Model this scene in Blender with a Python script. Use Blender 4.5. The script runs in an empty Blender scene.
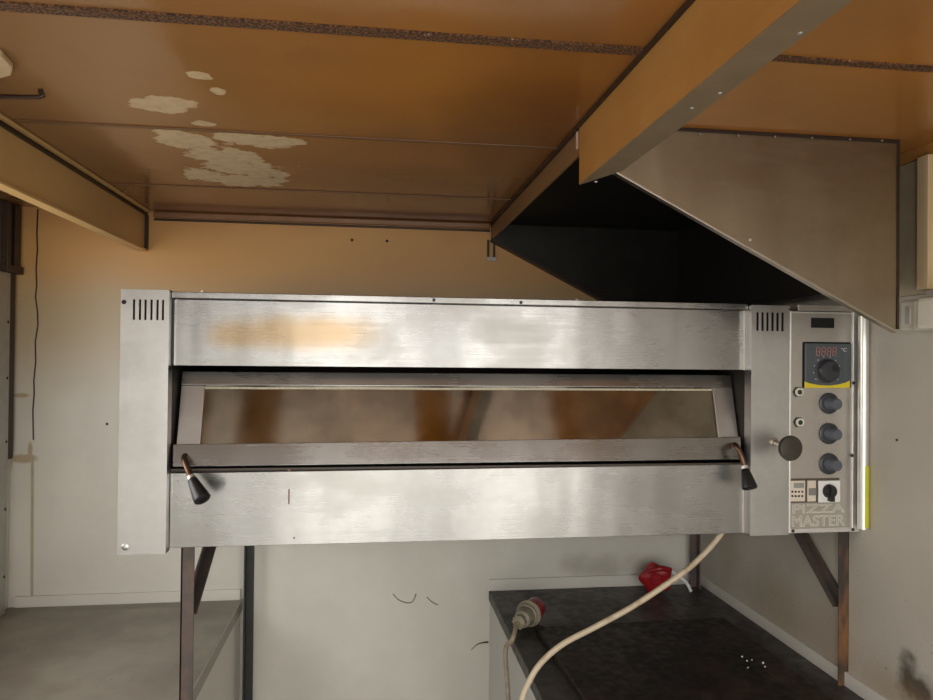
import bpy, bmesh, math, random
from mathutils import Vector, Matrix
random.seed(4)
sc = bpy.context.scene
COL = sc.collection
# ------------------------------------------------------------------ camera
CAMZ = 1.62; F = 695.45
yw, pi_, ro = [math.radians(a) for a in (7.6342, 0.5321, -0.5736)]
fw = Vector((math.sin(yw)*math.cos(pi_), math.cos(yw)*math.cos(pi_), math.sin(pi_)))
r0 = Vector((math.cos(yw), -math.sin(yw), 0)); u0 = r0.cross(fw)
rt = r0*math.cos(ro) - u0*math.sin(ro); up = u0*math.cos(ro) + r0*math.sin(ro)
EYE = Vector((0, 0, CAMZ))
cd = bpy.data.cameras.new('camera'); cam = bpy.data.objects.new('camera', cd); COL.objects.link(cam)
cd.sensor_width = 36; cd.lens = F/933*36; cd.clip_start = 0.02
cam.matrix_world = Matrix(((rt.x, up.x, -fw.x, 0), (rt.y, up.y, -fw.y, 0), (rt.z, up.z, -fw.z, CAMZ), (0, 0, 0, 1)))
sc.camera = cam
def ray(u, v): return fw + rt*((u-466.5)/F) + up*((350-v)/F)
def on(ax, val, u, v):            # where the sight line of a photo point meets a world plane
    d = ray(u, v); return EYE + d*((val-EYE[ax])/d[ax])
def onp(p0, n, u, v):
    d = ray(u, v); return EYE + d*((p0-EYE).dot(n)/d.dot(n))
# ------------------------------------------------------------------ key planes (metres)
CE = 2.0226; YB = 2.07; YO = 1.348; YP = 1.371; XR = 1.025; XL = -0.989; YH = 1.15; CT = 0.9174; YF = -0.55
# ------------------------------------------------------------------ mesh builder
OFF = {}
class MB:
    def __init__(s): s.bm = bmesh.new()
    def box(s, x0, x1, y0, y1, z0, z1):
        vs = [s.bm.verts.new((x, y, z)) for x in (x0, x1) for y in (y0, y1) for z in (z0, z1)]
        for f in ((0,1,3,2),(4,6,7,5),(0,4,5,1),(2,3,7,6),(0,2,6,4),(1,5,7,3)): s.bm.faces.new([vs[i] for i in f])
        return s
    def prism(s, pts, d):          # polygon (list of Vector) extruded by vector d
        a = [s.bm.verts.new(p) for p in pts]; b = [s.bm.verts.new(Vector(p)+Vector(d)) for p in pts]
        n = len(a); s.bm.faces.new(a); s.bm.faces.new(b[::-1])
        for i in range(n): s.bm.faces.new((a[i], b[i], b[(i+1)%n], a[(i+1)%n]))
        return s
    def frame(s, ax):
        ax = Vector(ax).normalized(); t = Vector((0,0,1)) if abs(ax.z) < .9 else Vector((1,0,0))
        a = ax.cross(t).normalized(); return ax, a, ax.cross(a)
    def lathe(s, base, axis, prof, n=32, lobes=0, amp=0):      # prof: (distance along axis, radius)
        ax, a, b = s.frame(axis); base = Vector(base); rings = []
        for h, r in prof:
            ring = []
            for i in range(n):
                t = 2*math.pi*i/n; rr = r*(1+amp*math.cos(lobes*t)) if lobes else r
                ring.append(s.bm.verts.new(base+ax*h+(a*math.cos(t)+b*math.sin(t))*rr))
            rings.append(ring)
        for p, q in zip(rings, rings[1:]):
            for i in range(n): s.bm.faces.new((p[i], p[(i+1)%n], q[(i+1)%n], q[i]))
        s.bm.faces.new(rings[0][::-1]); s.bm.faces.new(rings[-1])
        return s
    def tube(s, pts, r, n=10, smooth=6):
        P = [Vector(p) for p in pts]
        if smooth and len(P) > 2:
            Q = []
            for i in range(len(P)-1):
                p0, p1, p2, p3 = P[max(i-1,0)], P[i], P[i+1], P[min(i+2, len(P)-1)]
                for k in range(smooth):
                    t = k/smooth
                    Q.append(.5*((2*p1)+(p2-p0)*t+(2*p0-5*p1+4*p2-p3)*t*t+(3*p1-p0-3*p2+p3)*t**3))
            Q.append(P[-1]); P = Q
        rings = []; ref = None
        for i, p in enumerate(P):
            d = (P[min(i+1, len(P)-1)]-P[max(i-1, 0)]).normalized()
            if ref is None: ref = s.frame(d)[1]
            a = (ref-d*ref.dot(d)).normalized(); b = d.cross(a); ref = a
            rr = r(i/(len(P)-1)) if callable(r) else r
            rings.append([s.bm.verts.new(p+(a*math.cos(2*math.pi*k/n)+b*math.sin(2*math.pi*k/n))*rr) for k in range(n)])
        for p, q in zip(rings, rings[1:]):
            for i in range(n): s.bm.faces.new((p[i], p[(i+1)%n], q[(i+1)%n], q[i]))
        s.bm.faces.new(rings[0][::-1]); s.bm.faces.new(rings[-1])
        return s
    def build(s, name, mat, parent=None, bevel=0, smooth=False, loc=None, jitter=0, xf=None):
        bm = s.bm
        if xf is not None: bmesh.ops.transform(bm, matrix=xf, verts=bm.verts)
        bmesh.ops.recalc_face_normals(bm, faces=bm.faces)
        if parent is not None: L = OFF[parent.name]
        elif loc is not None: L = Vector(loc)
        else:
            cs = [v.co for v in bm.verts]
            L = Vector(((min(c.x for c in cs)+max(c.x for c in cs))/2, (min(c.y for c in cs)+max(c.y for c in cs))/2, min(c.z for c in cs)))
        for v in bm.verts: v.co -= L
        me = bpy.data.meshes.new(name); bm.to_mesh(me); bm.free()
        if smooth:
            for p in me.polygons: p.use_smooth = True
        me.materials.append(mat)
        o = bpy.data.objects.new(name, me); COL.objects.link(o)
        if parent is not None: o.parent = parent
        else: o.location = L
        OFF[o.name] = L
        if smooth:
            m = o.modifiers.new('split', 'EDGE_SPLIT'); m.split_angle = math.radians(38)
        if bevel:
            m = o.modifiers.new('bevel', 'BEVEL'); m.width = bevel; m.segments = 2; m.limit_method = 'ANGLE'
        return o
def tag(o, label=None, cat=None, group=None, kind=None):
    if label: o['label'] = label
    if cat: o['category'] = cat
    if group: o['group'] = group
    if kind: o['kind'] = kind
    return o
def root(name, loc, label, cat, group=None):
    o = bpy.data.objects.new(name, None); COL.objects.link(o); o.location = loc; o.empty_display_size = .05
    OFF[o.name] = Vector(loc); return tag(o, label, cat, group)
def struct(o): return tag(o, kind='structure')
# ------------------------------------------------------------------ materials
class NT:
    def __init__(s, name):
        s.m = bpy.data.materials.new(name); s.m.use_nodes = True; s.t = s.m.node_tree; s.N = s.t.nodes; s.L = s.t.links
        s.b = s.N['Principled BSDF']; s.pos = s.N.new('ShaderNodeNewGeometry').outputs['Position']
    def lk(s, a, b): s.L.new(a, b)
    def set(s, sock, v):
        if hasattr(v, 'is_linked') or isinstance(v, bpy.types.NodeSocket): s.lk(v, sock)
        else: sock.default_value = v
    def noise(s, scale=5, detail=4, stretch=None, rough=.55, dist=0):
        n = s.N.new('ShaderNodeTexNoise'); n.inputs['Scale'].default_value = scale; n.inputs['Detail'].default_value = detail
        n.inputs['Roughness'].default_value = rough; n.inputs['Distortion'].default_value = dist
        v = s.pos
        if stretch:
            m = s.N.new('ShaderNodeVectorMath'); m.operation = 'MULTIPLY'; s.lk(s.pos, m.inputs[0]); m.inputs[1].default_value = stretch; v = m.outputs[0]
        s.lk(v, n.inputs['Vector']); return n.outputs['Fac']
    def ramp(s, x, a, b, y0=0., y1=1., smooth=True):
        n = s.N.new('ShaderNodeMapRange'); n.interpolation_type = 'SMOOTHSTEP' if smooth else 'LINEAR'
        s.set(n.inputs['Value'], x)
        for k, v in (('From Min', a), ('From Max', b), ('To Min', y0), ('To Max', y1)): n.inputs[k].default_value = v
        return n.outputs['Result']
    def math(s, op, a, b=0.):
        n = s.N.new('ShaderNodeMath'); n.operation = op; s.set(n.inputs[0], a); s.set(n.inputs[1], b); return n.outputs[0]
    def mix(s, f, a, b):
        n = s.N.new('ShaderNodeMix'); n.data_type = 'RGBA'; s.set(n.inputs[0], f)
        for i, c in ((6, a), (7, b)): s.set(n.inputs[i], (*c, 1) if isinstance(c, tuple) and len(c) == 3 else c)
        return n.outputs[2]
    def axis(s, i):
        n = s.N.new('ShaderNodeSeparateXYZ'); s.lk(s.pos, n.inputs[0]); return n.outputs[i]
    def blobs(s, lst, soft=.35, wob=.25, wscale=18, axes=(0, 1)):    # union of ragged elliptical patches: (c0, c1, r0, r1)
        w = s.N.new('ShaderNodeTexNoise'); w.inputs['Scale'].default_value = wscale; w.inputs['Detail'].default_value = 5; s.lk(s.pos, w.inputs['Vector'])
        res = None
        for c0, c1, ra, rb in lst:
            c = [0, 0, 0]; k = [0, 0, 0]; c[axes[0]] = c0; c[axes[1]] = c1; k[axes[0]] = 1/ra; k[axes[1]] = 1/rb
            a = s.N.new('ShaderNodeVectorMath'); a.operation = 'SUBTRACT'; s.lk(s.pos, a.inputs[0]); a.inputs[1].default_value = c
            m = s.N.new('ShaderNodeVectorMath'); m.operation = 'MULTIPLY'; s.lk(a.outputs[0], m.inputs[0]); m.inputs[1].default_value = k
            l = s.N.new('ShaderNodeVectorMath'); l.operation = 'LENGTH'; s.lk(m.outputs[0], l.inputs[0])
            d = l.outputs['Value']; res = d if res is None else s.math('MINIMUM', res, d)
        res = s.math('ADD', res, s.math('MULTIPLY', s.math('SUBTRACT', w.outputs['Fac'], .5), wob*4))
        return s.ramp(res, 1-soft, 1+soft, 1., 0.)
    def fin(s, col, rough=.5, metal=0., bump=None, bstr=.1, bdist=.002, spec=.5, **kw):
        b = s.b.inputs; s.set(b['Base Color'], (*col, 1) if isinstance(col, tuple) else col); s.set(b['Roughness'], rough); s.set(b['Metallic'], metal)
        b['Specular IOR Level'].default_value = spec
        if bump is not None:
            n = s.N.new('ShaderNodeBump'); n.inputs['Strength'].default_value = bstr; n.inputs['Distance'].default_value = bdist
            s.lk(bump, n.inputs['Height']); s.lk(n.outputs[0], b['Normal'])
        for k, v in kw.items(): b[k.replace('_', ' ')].default_value = v
        return s.m
def plain(name, col, rough=.5, metal=0., var=.25, scale=30, **kw):
    n = NT(name); f = n.noise(scale, 5)
    return n.fin(n.mix(f, tuple(c*(1-var) for c in col), tuple(min(1, c*(1+var)) for c in col)), rough, metal, bump=f, bstr=.15, bdist=.0006, **kw)
def steel(name, col=(.34, .336, .328), rough=.3, stretch=(.6, 1, 110), wave=.35, stain=None, wscale=(2.2, 1, .7)):
    n = NT(name)
    br = n.noise(7, 3, stretch); big = n.noise(3.2, 2, wscale, .4); patch = n.noise(6, 4, (1, 1, 2)); sm = n.noise(60, 5)
    c = n.mix(n.ramp(sm, .3, .8), tuple(x*.93 for x in col), col)
    c = n.mix(n.ramp(patch, .48, .72, 0, .45), c, tuple(x*y for x, y in zip(col, (.86, .83, .78))))
    c = n.mix(n.ramp(br, .35, .75, 0, .09), c, tuple(x*.82 for x in col))
    if stain: c = n.mix(n.math('MULTIPLY', n.blobs(stain, .65, .30, 9, (0, 2)), .8), c, (.27, .185, .095))
    r = n.math('ADD', n.ramp(br, .3, .7, rough-.015, rough+.03), n.ramp(patch, .4, .7, 0, .10))
    return n.fin(c, r, 1., bump=n.math('MULTIPLY', big, wave), bstr=.45, bdist=.03)
M = {}
M['steel_h'] = steel('brushed steel', stretch=(.6, 1, 110), rough=.24)
M['steel_v'] = steel('brushed steel vertical', stretch=(110, 110, .6), col=(.56, .555, .545), wave=.25, rough=.31)
p0 = on(1, YP, 285, 333)
M['steel_top'] = steel('brushed steel heat stained', rough=.24, stain=[(p0.x-.01, p0.z, .10, .030), (p0.x+.08, p0.z+.004, .08, .030), (p0.x-.07, p0.z-.004, .06, .026)])
M['steel_panel'] = plain('control panel steel', (.52, .49, .45), .42, .85, .08, 60)
M['steel_bright'] = plain('bright edge metal', (.78, .77, .74), .35, .7, .1, 60)
M['steel_hood'] = steel('dull hood steel', (.36, .30, .22), .36, (1, 1, 30), .45)
M['steel_dark'] = plain('sooty steel', (.035, .033, .028), .38, .5, .5, 14)
M['soot'] = plain('soot', (.006, .005, .004), .6, 0, .5, 12)
M['rim'] = plain('worn edge steel', (.5, .45, .38), .35, 1, .2, 40)
M['recess'] = plain('baked grease', (.022, .017, .013), .55, .2, .6, 60)
M['black'] = plain('black plastic', (.012, .012, .013), .38, 0, .2, 60)
M['knob'] = plain('charcoal plastic knob', (.035, .038, .045), .35, 0, .2, 60)
M['knob_top'] = plain('blue grey knob top', (.10, .115, .14), .4, 0, .2, 60)
M['disc'] = plain('dark worn disc', (.045, .038, .028), .55, 0, .3, 60)
M['blackhole'] = plain('hole', (.004, .004, .004), .8)
M['ctrl'] = plain('slate faceplate', (.075, .09, .105), .35, 0, .12, 40)
M['yellow'] = plain('yellow', (.75, .60, .03), .45, 0, .1, 40)
M['lime'] = plain('lime yellow sticker', (.62, .62, .03), .5, 0, .12, 60)
M['white'] = plain('white plastic', (.82, .82, .80), .35, 0, .04, 40)
M['cream'] = plain('cream plastic', (.66, .63, .55), .4, 0, .08, 40)
M['ivory'] = plain('ivory plastic', (.72, .64, .54), .45, 0, .08, 50)
M['red'] = plain('red plastic', (.30, .010, .014), .35, 0, .25, 60)
M['digit'] = plain('red led segment', (.62, .20, .17), .4)
M['print'] = plain('pale print', (.72, .70, .62), .5)
M['letter'] = plain('silver letter outline', (.85, .83, .72), .45, 0, .04)
M['plug'] = plain('grimy grey plug body', (.28, .25, .18), .5, 0, .4, 90)
M['cablegrime'] = plain('grimy cable', (.36, .29, .20), .5, 0, .55, 70)
M['bronze'] = plain('scorched steel rod', (.13, .075, .05), .35, .8, .4, 120)
M['wood'] = NT('pale wood'); _n = M['wood']; _f = _n.noise(14, 5, (8, 8, .5)); M['wood'] = _n.fin(_n.mix(_f, (.50, .36, .19), (.68, .55, .36)), .6, bump=_f, bstr=.2)
_n = NT('rusty angle iron'); _f = _n.noise(22, 6); M['iron'] = _n.fin(_n.mix(_n.ramp(_f, .4, .65), (.10, .086, .08), (.15, .105, .085)), .62, .35, bump=_f, bstr=.4, bdist=.001)
_n = NT('rusty angle iron brown'); _f = _n.noise(18, 6, (1, 1, .4)); M['rust'] = _n.fin(_n.mix(_n.ramp(_f, .42, .6), (.06, .048, .042), (.25, .12, .05)), .65, .3, bump=_f, bstr=.4, bdist=.001)
_n = NT('old cream cable'); _f = _n.noise(60, 5); _g = _n.noise(16, 3)
M['darkiron'] = plain('dark iron', (.045, .042, .040), .5, .3, .3, 30)
M['cable'] = _n.fin(_n.mix(_n.ramp(_g, .55, .72, 0, .6), _n.mix(_f, (.55, .44, .30), (.72, .62, .46)), (.25, .16, .08)), .5)
# greasy dark worktop
_n = NT('greasy black worktop'); _f = _n.noise(9, 6); _g = _n.noise(40, 5)
M['dark_top'] = _n.fin(_n.mix(_n.ramp(_f, .35, .7), (.035, .031, .028), (.085, .074, .064)), _n.ramp(_g, .3, .7, .38, .6), bump=_g, bstr=.2, bdist=.001)
_n = NT('burnt tray'); _f = _n.noise(7, 6, dist=1.2); _g = _n.noise(50, 5)
M['tray'] = _n.fin(_n.mix(_n.ramp(_f, .4, .7), (.014, .010, .008), (.048, .030, .021)), _n.ramp(_g, .3, .7, .4, .65), .2, bump=_f, bstr=.35, bdist=.003)
_n = NT('worn cream worktop'); _f = _n.noise(6, 5); _g = _n.noise(150, 3)
_c = _n.mix(_n.ramp(_f, .35, .7), (.23, .205, .16), (.33, .30, .24)); _c = _n.mix(_n.ramp(_g, .69, .74, 0, .8), _c, (.12, .09, .06))
_c = _n.mix(_n.math('MULTIPLY', _n.blobs([(-.40, 1.99, .10, .06), (-.52, 2.04, .3, .02), (-.95, 2.03, .03, .04)], .6, .3, 14), .55), _c, (.16, .13, .09))
M['pale_top'] = _n.fin(_c, .42)
# ceiling laminate, stained amber, with peeled pale patches
CS = []
for u, v, a, b in ((158, 105, 26, 7), (178, 103, 24, 5), (218, 91, 9, 4), (199, 76, 12, 3.5), (183, 139, 28, 8.5), (203, 124, 13, 2.5), (233, 137, 20, 6), (256, 141, 40, 7),
                   (288, 142, 18, 3.5), (214, 156, 22, 8), (240, 156, 20, 8), (228, 165, 26, 6), (205, 175, 22, 5.5), (250, 170, 40, 7), (240, 180, 44, 6)):
    c = on(2, CE, u, v); CS.append((c.x, c.y, (on(2, CE, u+a, v)-on(2, CE, u-a, v)).x/2, abs((on(2, CE, u, v+b)-on(2, CE, u, v-b)).y)/2))
_n = NT('amber laminate ceiling'); _f = _n.noise(2.2, 4); _g = _n.noise(9, 5); _h = _n.noise(70, 4)
_c = _n.mix(_n.ramp(_f, .3, .7), (.47, .195, .038), (.38, .165, .042))
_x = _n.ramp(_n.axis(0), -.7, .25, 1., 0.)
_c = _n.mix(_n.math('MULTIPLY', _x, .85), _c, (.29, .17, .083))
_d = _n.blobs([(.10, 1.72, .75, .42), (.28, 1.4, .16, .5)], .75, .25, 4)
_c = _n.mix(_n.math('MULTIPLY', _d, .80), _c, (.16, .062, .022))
_c = _n.mix(_n.ramp(_g, .6, .78, 0, .25), _c, (.20, .11, .05))
_b = _n.blobs(CS, .12, .50, 24)
_c = _n.mix(_n.math('MULTIPLY', _b, _n.ramp(_h, .25, .6, .5, .8)), _c, (.75, .60, .38))
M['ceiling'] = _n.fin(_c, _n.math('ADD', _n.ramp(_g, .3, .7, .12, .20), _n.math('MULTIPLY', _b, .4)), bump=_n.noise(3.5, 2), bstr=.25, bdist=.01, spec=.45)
_n = NT('bare chipboard edge'); _f = _n.noise(260, 3); _g = _n.noise(60, 3)
_c = _n.mix(_n.ramp(_f, .42, .6), (.05, .022, .010), (.20, .09, .035)); M['chip'] = _n.fin(_n.mix(_n.ramp(_g, .68, .73), _c, (.62, .42, .22)), .8, bump=_f, bstr=.6, bdist=.003)
M['seam'] = plain('brown seam strip', (.17, .085, .035), .4, 0, .3, 30)
_n = NT('amber beam face'); _f = _n.noise(3, 4); _g = _n.noise(40, 4, (1, .1, 1))
_c = _n.mix(_n.ramp(_f, .3, .7), (.38, .175, .045), (.48, .25, .075)); M['beam'] = _n.fin(_n.mix(_n.ramp(_g, .6, .8, 0, .3), _c, (.22, .10, .035)), .33)
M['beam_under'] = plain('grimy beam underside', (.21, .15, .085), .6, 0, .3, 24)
M['beam_left'] = plain('tan beam face', (.66, .42, .17), .33, 0, .15, 8)
M['dark_brown'] = plain('dark brown metal', (.045, .026, .018), .45, .3, .4, 30)
M['brown_trim'] = plain('varnished brown trim', (.26, .13, .065), .3, 0, .3, 20)
# painted walls: white sheet with smoke stain at the top and marks
def wallmat(name, base, back):
    n = NT(name); z = n.axis(2); w = n.noise(2.5, 4); w2 = n.noise(7, 5); fine = n.noise(45, 4)
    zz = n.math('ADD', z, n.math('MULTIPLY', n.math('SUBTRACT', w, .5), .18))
    c = n.mix(n.ramp(w2, .35, .7), tuple(x*.93 for x in base), base)
    if back:
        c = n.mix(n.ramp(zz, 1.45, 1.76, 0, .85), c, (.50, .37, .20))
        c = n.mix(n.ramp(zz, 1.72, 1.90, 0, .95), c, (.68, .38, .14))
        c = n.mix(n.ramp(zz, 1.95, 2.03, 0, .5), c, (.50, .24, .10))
        marks = [(-.965, 1.50, .022, .006), (-.985, 1.40, .005, .10), (-.955, 1.325, .035, .012), (-.938, 1.35, .006, .02)]
        c = n.mix(n.math('MULTIPLY', n.blobs(marks, .3, .12, 60, (0, 2)), .75), c, (.38, .27, .15))
        soot = [(.62, .985, .045, .03), (.70, .975, .09, .03)]
        c = n.mix(n.math('MULTIPLY', n.blobs(soot, .9, .5, 20, (0, 2)), .35), c, (.18, .14, .09))
    else:
        soot = [(1.215, 1.01, .028, .042), (1.19, 1.0, .03, .03)]
        c = n.mix(n.math('MULTIPLY', n.blobs(soot, .6, .5, 28, (1, 2)), .95), c, (.07, .055, .045))
        brown = [(1.65, 1.0, .12, .09), (1.45, .98, .12, .10), (1.25, .96, .12, .05), (1.9, 1.12, .05, .12)]
        c = n.mix(n.math('MULTIPLY', n.blobs(brown, .8, .35, 16, (1, 2)), .4), c, (.33, .22, .11))
        spk = n.noise(130, 2); c = n.mix(n.math('MULTIPLY', n.ramp(spk, .70, .74), n.ramp(z, 1.35, 1.0, 0, .8)), c, (.10, .07, .05))
    c = n.mix(n.ramp(fine, .66, .8, 0, .25), c, tuple(x*.7 for x in base))
    return n.fin(c, .36, bump=n.noise(4, 2), bstr=.15, bdist=.01, spec=.4)
M['wall_back'] = wallmat('painted sheet wall', (.68, .655, .58), True)
M['wall_side'] = wallmat('grimy painted side wall', (.52, .485, .42), False)
M['panel'] = plain('off white cabinet panel', (.68, .65, .58), .45, 0, .05, 8)
M['floor'] = plain('grey vinyl floor', (.22, .21, .19), .5, 0, .2, 12)
M['galv'] = plain('galvanised strip', (.45, .44, .41), .45, .6, .2, 40)
# dark tinted door glass with a greasy film
g = NT('dirty oven glass'); film = g.noise(9, 5)
out = g.N['Material Output']; tr = g.N.new('ShaderNodeBsdfTransparent'); tr.inputs[0].default_value = (.25, .22, .16, 1)
gl = g.N.new('ShaderNodeBsdfGlossy'); gl.inputs['Color'].default_value = (.90, .84, .72, 1); g.set(gl.inputs['Roughness'], g.ramp(film, .3, .7, .03, .09))
mx = g.N.new('ShaderNodeMixShader'); g.set(mx.inputs[0], g.ramp(film, .3, .7, .22, .40)); g.lk(tr.outputs[0], mx.inputs[1]); g.lk(gl.outputs[0], mx.inputs[2]); g.lk(mx.outputs[0], out.inputs[0])
M['glass'] = g.m

# ================================================================== SETTING
T = .04
struct(MB().box(XL-T, XR+T, YF-T, YB+T, -T, 0).build('floor', M['floor'], loc=(0, .8, -T)))
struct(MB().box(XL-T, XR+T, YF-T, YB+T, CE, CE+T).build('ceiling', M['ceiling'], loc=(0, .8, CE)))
struct(MB().box(XL-T, XR+T, YB, YB+T, 0, CE).build('wall_back', M['wall_back'], loc=(0, YB, 0)))
struct(MB().box(XR, XR+T, YF, YB, 0, CE).build('wall_right', M['wall_side'], loc=(XR, .8, 0)))
# left wall with a window opening
wy0, wy1, wz0, wz1 = .75, 1.60, 1.30, 1.93
m = MB(); m.box(XL-T, XL, YF, wy0, 0, CE).box(XL-T, XL, wy1, YB, 0, CE).box(XL-T, XL, wy0, wy1, 0, wz0).box(XL-T, XL, wy0, wy1, wz1, CE)
struct(m.build('wall_left', M['panel'], loc=(XL, .8, 0)))
# front wall (behind the viewer) with the long serving hatch
hx0, hx1, hz0, hz1 = -.80, .94, .50, 1.93
m = MB(); m.box(XL-T, hx0, YF-T, YF, 0, CE).box(hx1, XR+T, YF-T, YF, 0, CE).box(hx0, hx1, YF-T, YF, 0, hz0).box(hx0, hx1, YF-T, YF, hz1, CE)
struct(m.build('wall_front', M['panel'], loc=(0, YF, 0)))
hw = root('hatch_reflection_posts', (.07, YF, hz0), None, None); tag(hw, kind='structure')  # group for the posts added in the hatch opening
MB().box(.22, .40, YF-.05, YF-.001, hz0, hz1).build('reflection_post', M['dark_brown'], hw, bevel=.003)  # unseen post, added to give the oven steel a dark reflection band
MB().box(-.66, -.46, YF-.05, YF-.001, hz0, hz1).build('reflection_post', M['dark_brown'], hw, bevel=.003)  # second added post, wide enough for another dark band in the steel
# window frame on the left wall at the corner
w = root('window_1', (XL, 1.35, wz0), None, None); tag(w, kind='structure')
m = MB(); fr = .03
m.box(XL-.03, XL+.018, wy1, wy1+.03, wz0-fr, wz1+.03).box(XL-.03, XL+.018, wy0-fr, wy0, wz0-fr, wz1+.03).box(XL-.03, XL+.018, wy0, wy1, wz1, wz1+.03).box(XL-.03, XL+.018, wy0, wy1, wz0-fr, wz0)
m.build('window_frame', M['dark_brown'], w, bevel=.002)
zt_, zm = on(1, YB, 10, 196).z, on(1, YB, 10, 268).z
m = MB()
for k, (a, b, d) in enumerate(((1.975, 1.992, .032), (1.997, 2.016, .022), (2.024, 2.052, .028))): m.box(XL, XL+d, a, b, zm, CE-.005)
m.box(XL, XL+.034, 1.972, 2.056, zm-.02, zm).box(XL, XL+.016, 1.972, 2.056, zm, CE-.005)
m.build('shutter_box', M['dark_brown'], w, bevel=.0015)
ysa, ysb = on(0, XL+.02, 8.5, 420).y, on(0, XL+.02, 14, 420).y
m = MB().box(XL, XL+.020, 1.80, ysa, CT+.002, zm-.02)
m.build('edge_strip', M['galv'], w, bevel=.001)
m = MB().box(XL, XL+.017, ysa+.001, ysb+.004, 1.33, zm-.02)
m.build('channel', M['dark_brown'], w, bevel=.001)
m = MB()
for z in (1.02, 1.2, 1.38, 1.55, 1.7): MB().lathe((XL+.0195, ysa-.010, z), (1, 0, 0), [(0, .004), (.0012, .004)], 12).build('screw_hole', M['blackhole'], w)
# corner strip, seam and crack on the back wall
def strip(px, y, d, w_px, name, mat, **kw):
    P = [on(1, y, u, v) for u, v in px]; m = MB()
    sx = w_px*y/F/2
    for a, b in zip(P, P[1:]):
        m.prism([Vector((a.x-sx, y, a.z)), Vector((a.x+sx, y, a.z)), Vector((b.x+sx, y, b.z)), Vector((b.x-sx, y, b.z))], (0, -d, 0))
    return struct(m.build(name, mat, **kw))
strip([(38, 209), (37, 235), (37.6, 250), (36.2, 268), (36.8, 285), (35.6, 297), (37.6, 312), (38, 325), (35.4, 342), (35.8, 362), (34, 380), (34.3, 394), (33, 410), (33.5, 440)], YB, .0012, 1.2, 'trim_5', M['dark_brown'])
strip([(32.5, 455), (32, 602)], YB, .002, 2.2, 'trim_6', plain('old sealant', (.44, .38, .27), .6))
# baseboards (upstand strips above the worktops)
struct(MB().box(XL+.021, -.369, YB-.008, YB, CT, CT+.030).build('baseboard_back', M['panel'], bevel=.001))
struct(MB().box(.352, XR-.05, YB-.008, YB, CT, CT+.034).build('baseboard_back', M['panel'], bevel=.001))
struct(MB().box(XR-.009, XR, 1.05, YB-.01, CT, CT+.030).build('baseboard_right', M['panel'], bevel=.001))
# ceiling seams
struct(MB().box(XL, .345, .858, .878, CE-.003, CE).build('trim_1', M['chip']))
struct(MB().box(.395, XR, .852, .866, CE-.003, CE).build('trim_2', M['chip']))
struct(MB().box(-.62, .345, 1.292, 1.302, CE-.0025, CE).build('trim_3', M['seam'], bevel=.001))
struct(MB().box(-.62, .345, 1.738, 1.744, CE-.0025, CE).build('trim_4', M['seam'], bevel=.001))
# back cornice
m = MB().box(-.62, .345, YB-.012, YB, CE-.018, CE-.002); struct(m.build('trim_7', M['brown_trim'], bevel=.003))
m = MB().box(-.62, .345, YB-.006, YB, CE-.026, CE-.020); struct(m.build('trim_8', M['dark_brown'], bevel=.001))
# right cornice and boards on the right wall beyond the hood
a, b = on(0, XR-.012, 902, 152), on(0, XR-.012, 902, 134)
struct(MB().box(XR-.012, XR, YF, 1.24, CE-.022, CE).build('trim_9', M['beam'], bevel=.001))
yA, yB_, yC = [on(0, XR-.02, u, 230).y for u in (905, 917, 929)]
zt2 = CE-.023
struct(MB().box(XR-.010, XR, yB_, 1.262, 1.745, zt2).build('trim_10', plain('smoke stained board', (.44, .37, .26), .5), bevel=.001))
m = MB().box(XR-.022, XR, yC, yB_-.001, 1.752, zt2); struct(m.build('trim_11', M['wood'], bevel=.0015))
struct(MB().box(XR-.010, XR, .9, yC-.001, 1.752, zt2).build('trim_12', plain('tan board', (.50, .36, .20), .5), bevel=.001))

# ================================================================== BEAMS
# centre beam, running from the hatch to the hood, obliquely cut
bx0, bx1, bz = .3505, .3905, 1.919
be = root('ceiling_beam', (.37, .5, bz), 'thick amber boxed beam crossing the ceiling down to the hood', 'beam')
m = MB().prism([Vector((bx0, YF, CE)), Vector((bx0+.004, YF, CE)), Vector((bx0+.004, 1.158, CE)), Vector((bx0, 1.167, CE))], (0, 0, bz+.002-CE))
m.prism([Vector((bx0+.0045, YF, CE)), Vector((bx1, YF, CE)), Vector((bx1, 1.068, CE)), Vector((bx0+.0045, 1.157, CE))], (0, 0, bz+.005-CE))
m.build('beam_face', M['beam'], be)
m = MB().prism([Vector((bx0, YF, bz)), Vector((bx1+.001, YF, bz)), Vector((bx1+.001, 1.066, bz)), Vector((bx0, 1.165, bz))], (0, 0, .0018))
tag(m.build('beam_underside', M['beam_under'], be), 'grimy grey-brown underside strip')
m = MB()
for u, v in ((596, 182), (692, 108), (800, 33), (720, 93)):
    p = on(2, bz, u, v); MB().lathe(p+Vector((0, 0, .001)), (0, 0, -1), [(0, .0026), (.0018, .0022), (.0024, .001)], 10).build('screw', M['galv'], be)
m = MB().box(bx0-.007, bx0-.0005, .3, 1.17, CE-.005, CE-.0005); m.build('shadow_gap_strip', M['dark_brown'], be)
# left beam
lx = -.638
lb = root('ceiling_beam', (lx-.01, .9, 1.912), 'tan flat fascia beam over the left worktop, running to the back wall', 'beam')
MB().box(lx-.022, lx-.004, .3, YB-.001, 1.914, CE-.012).build('beam_face', M['beam_left'], lb, bevel=.001)
tag(MB().box(lx-.024, lx+.002, .3, YB-.001, CE-.014, CE-.0005).build('top_strip', M['dark_brown'], lb), 'dark top strip')
MB().box(lx+.002, lx+.014, .3, YB-.02, CE-.007, CE-.0005).build('edge_moulding', M['beam_left'], lb, bevel=.002)
MB().box(lx-.024, lx+.003, .3, YB-.001, 1.908, 1.914).build('lower_lip', M['beam_left'], lb, bevel=.001)
MB().box(lx-.0045, lx+.004, YB-.012, YB-.001, 1.914, CE-.0145).build('end_post', M['dark_brown'], lb)

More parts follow.
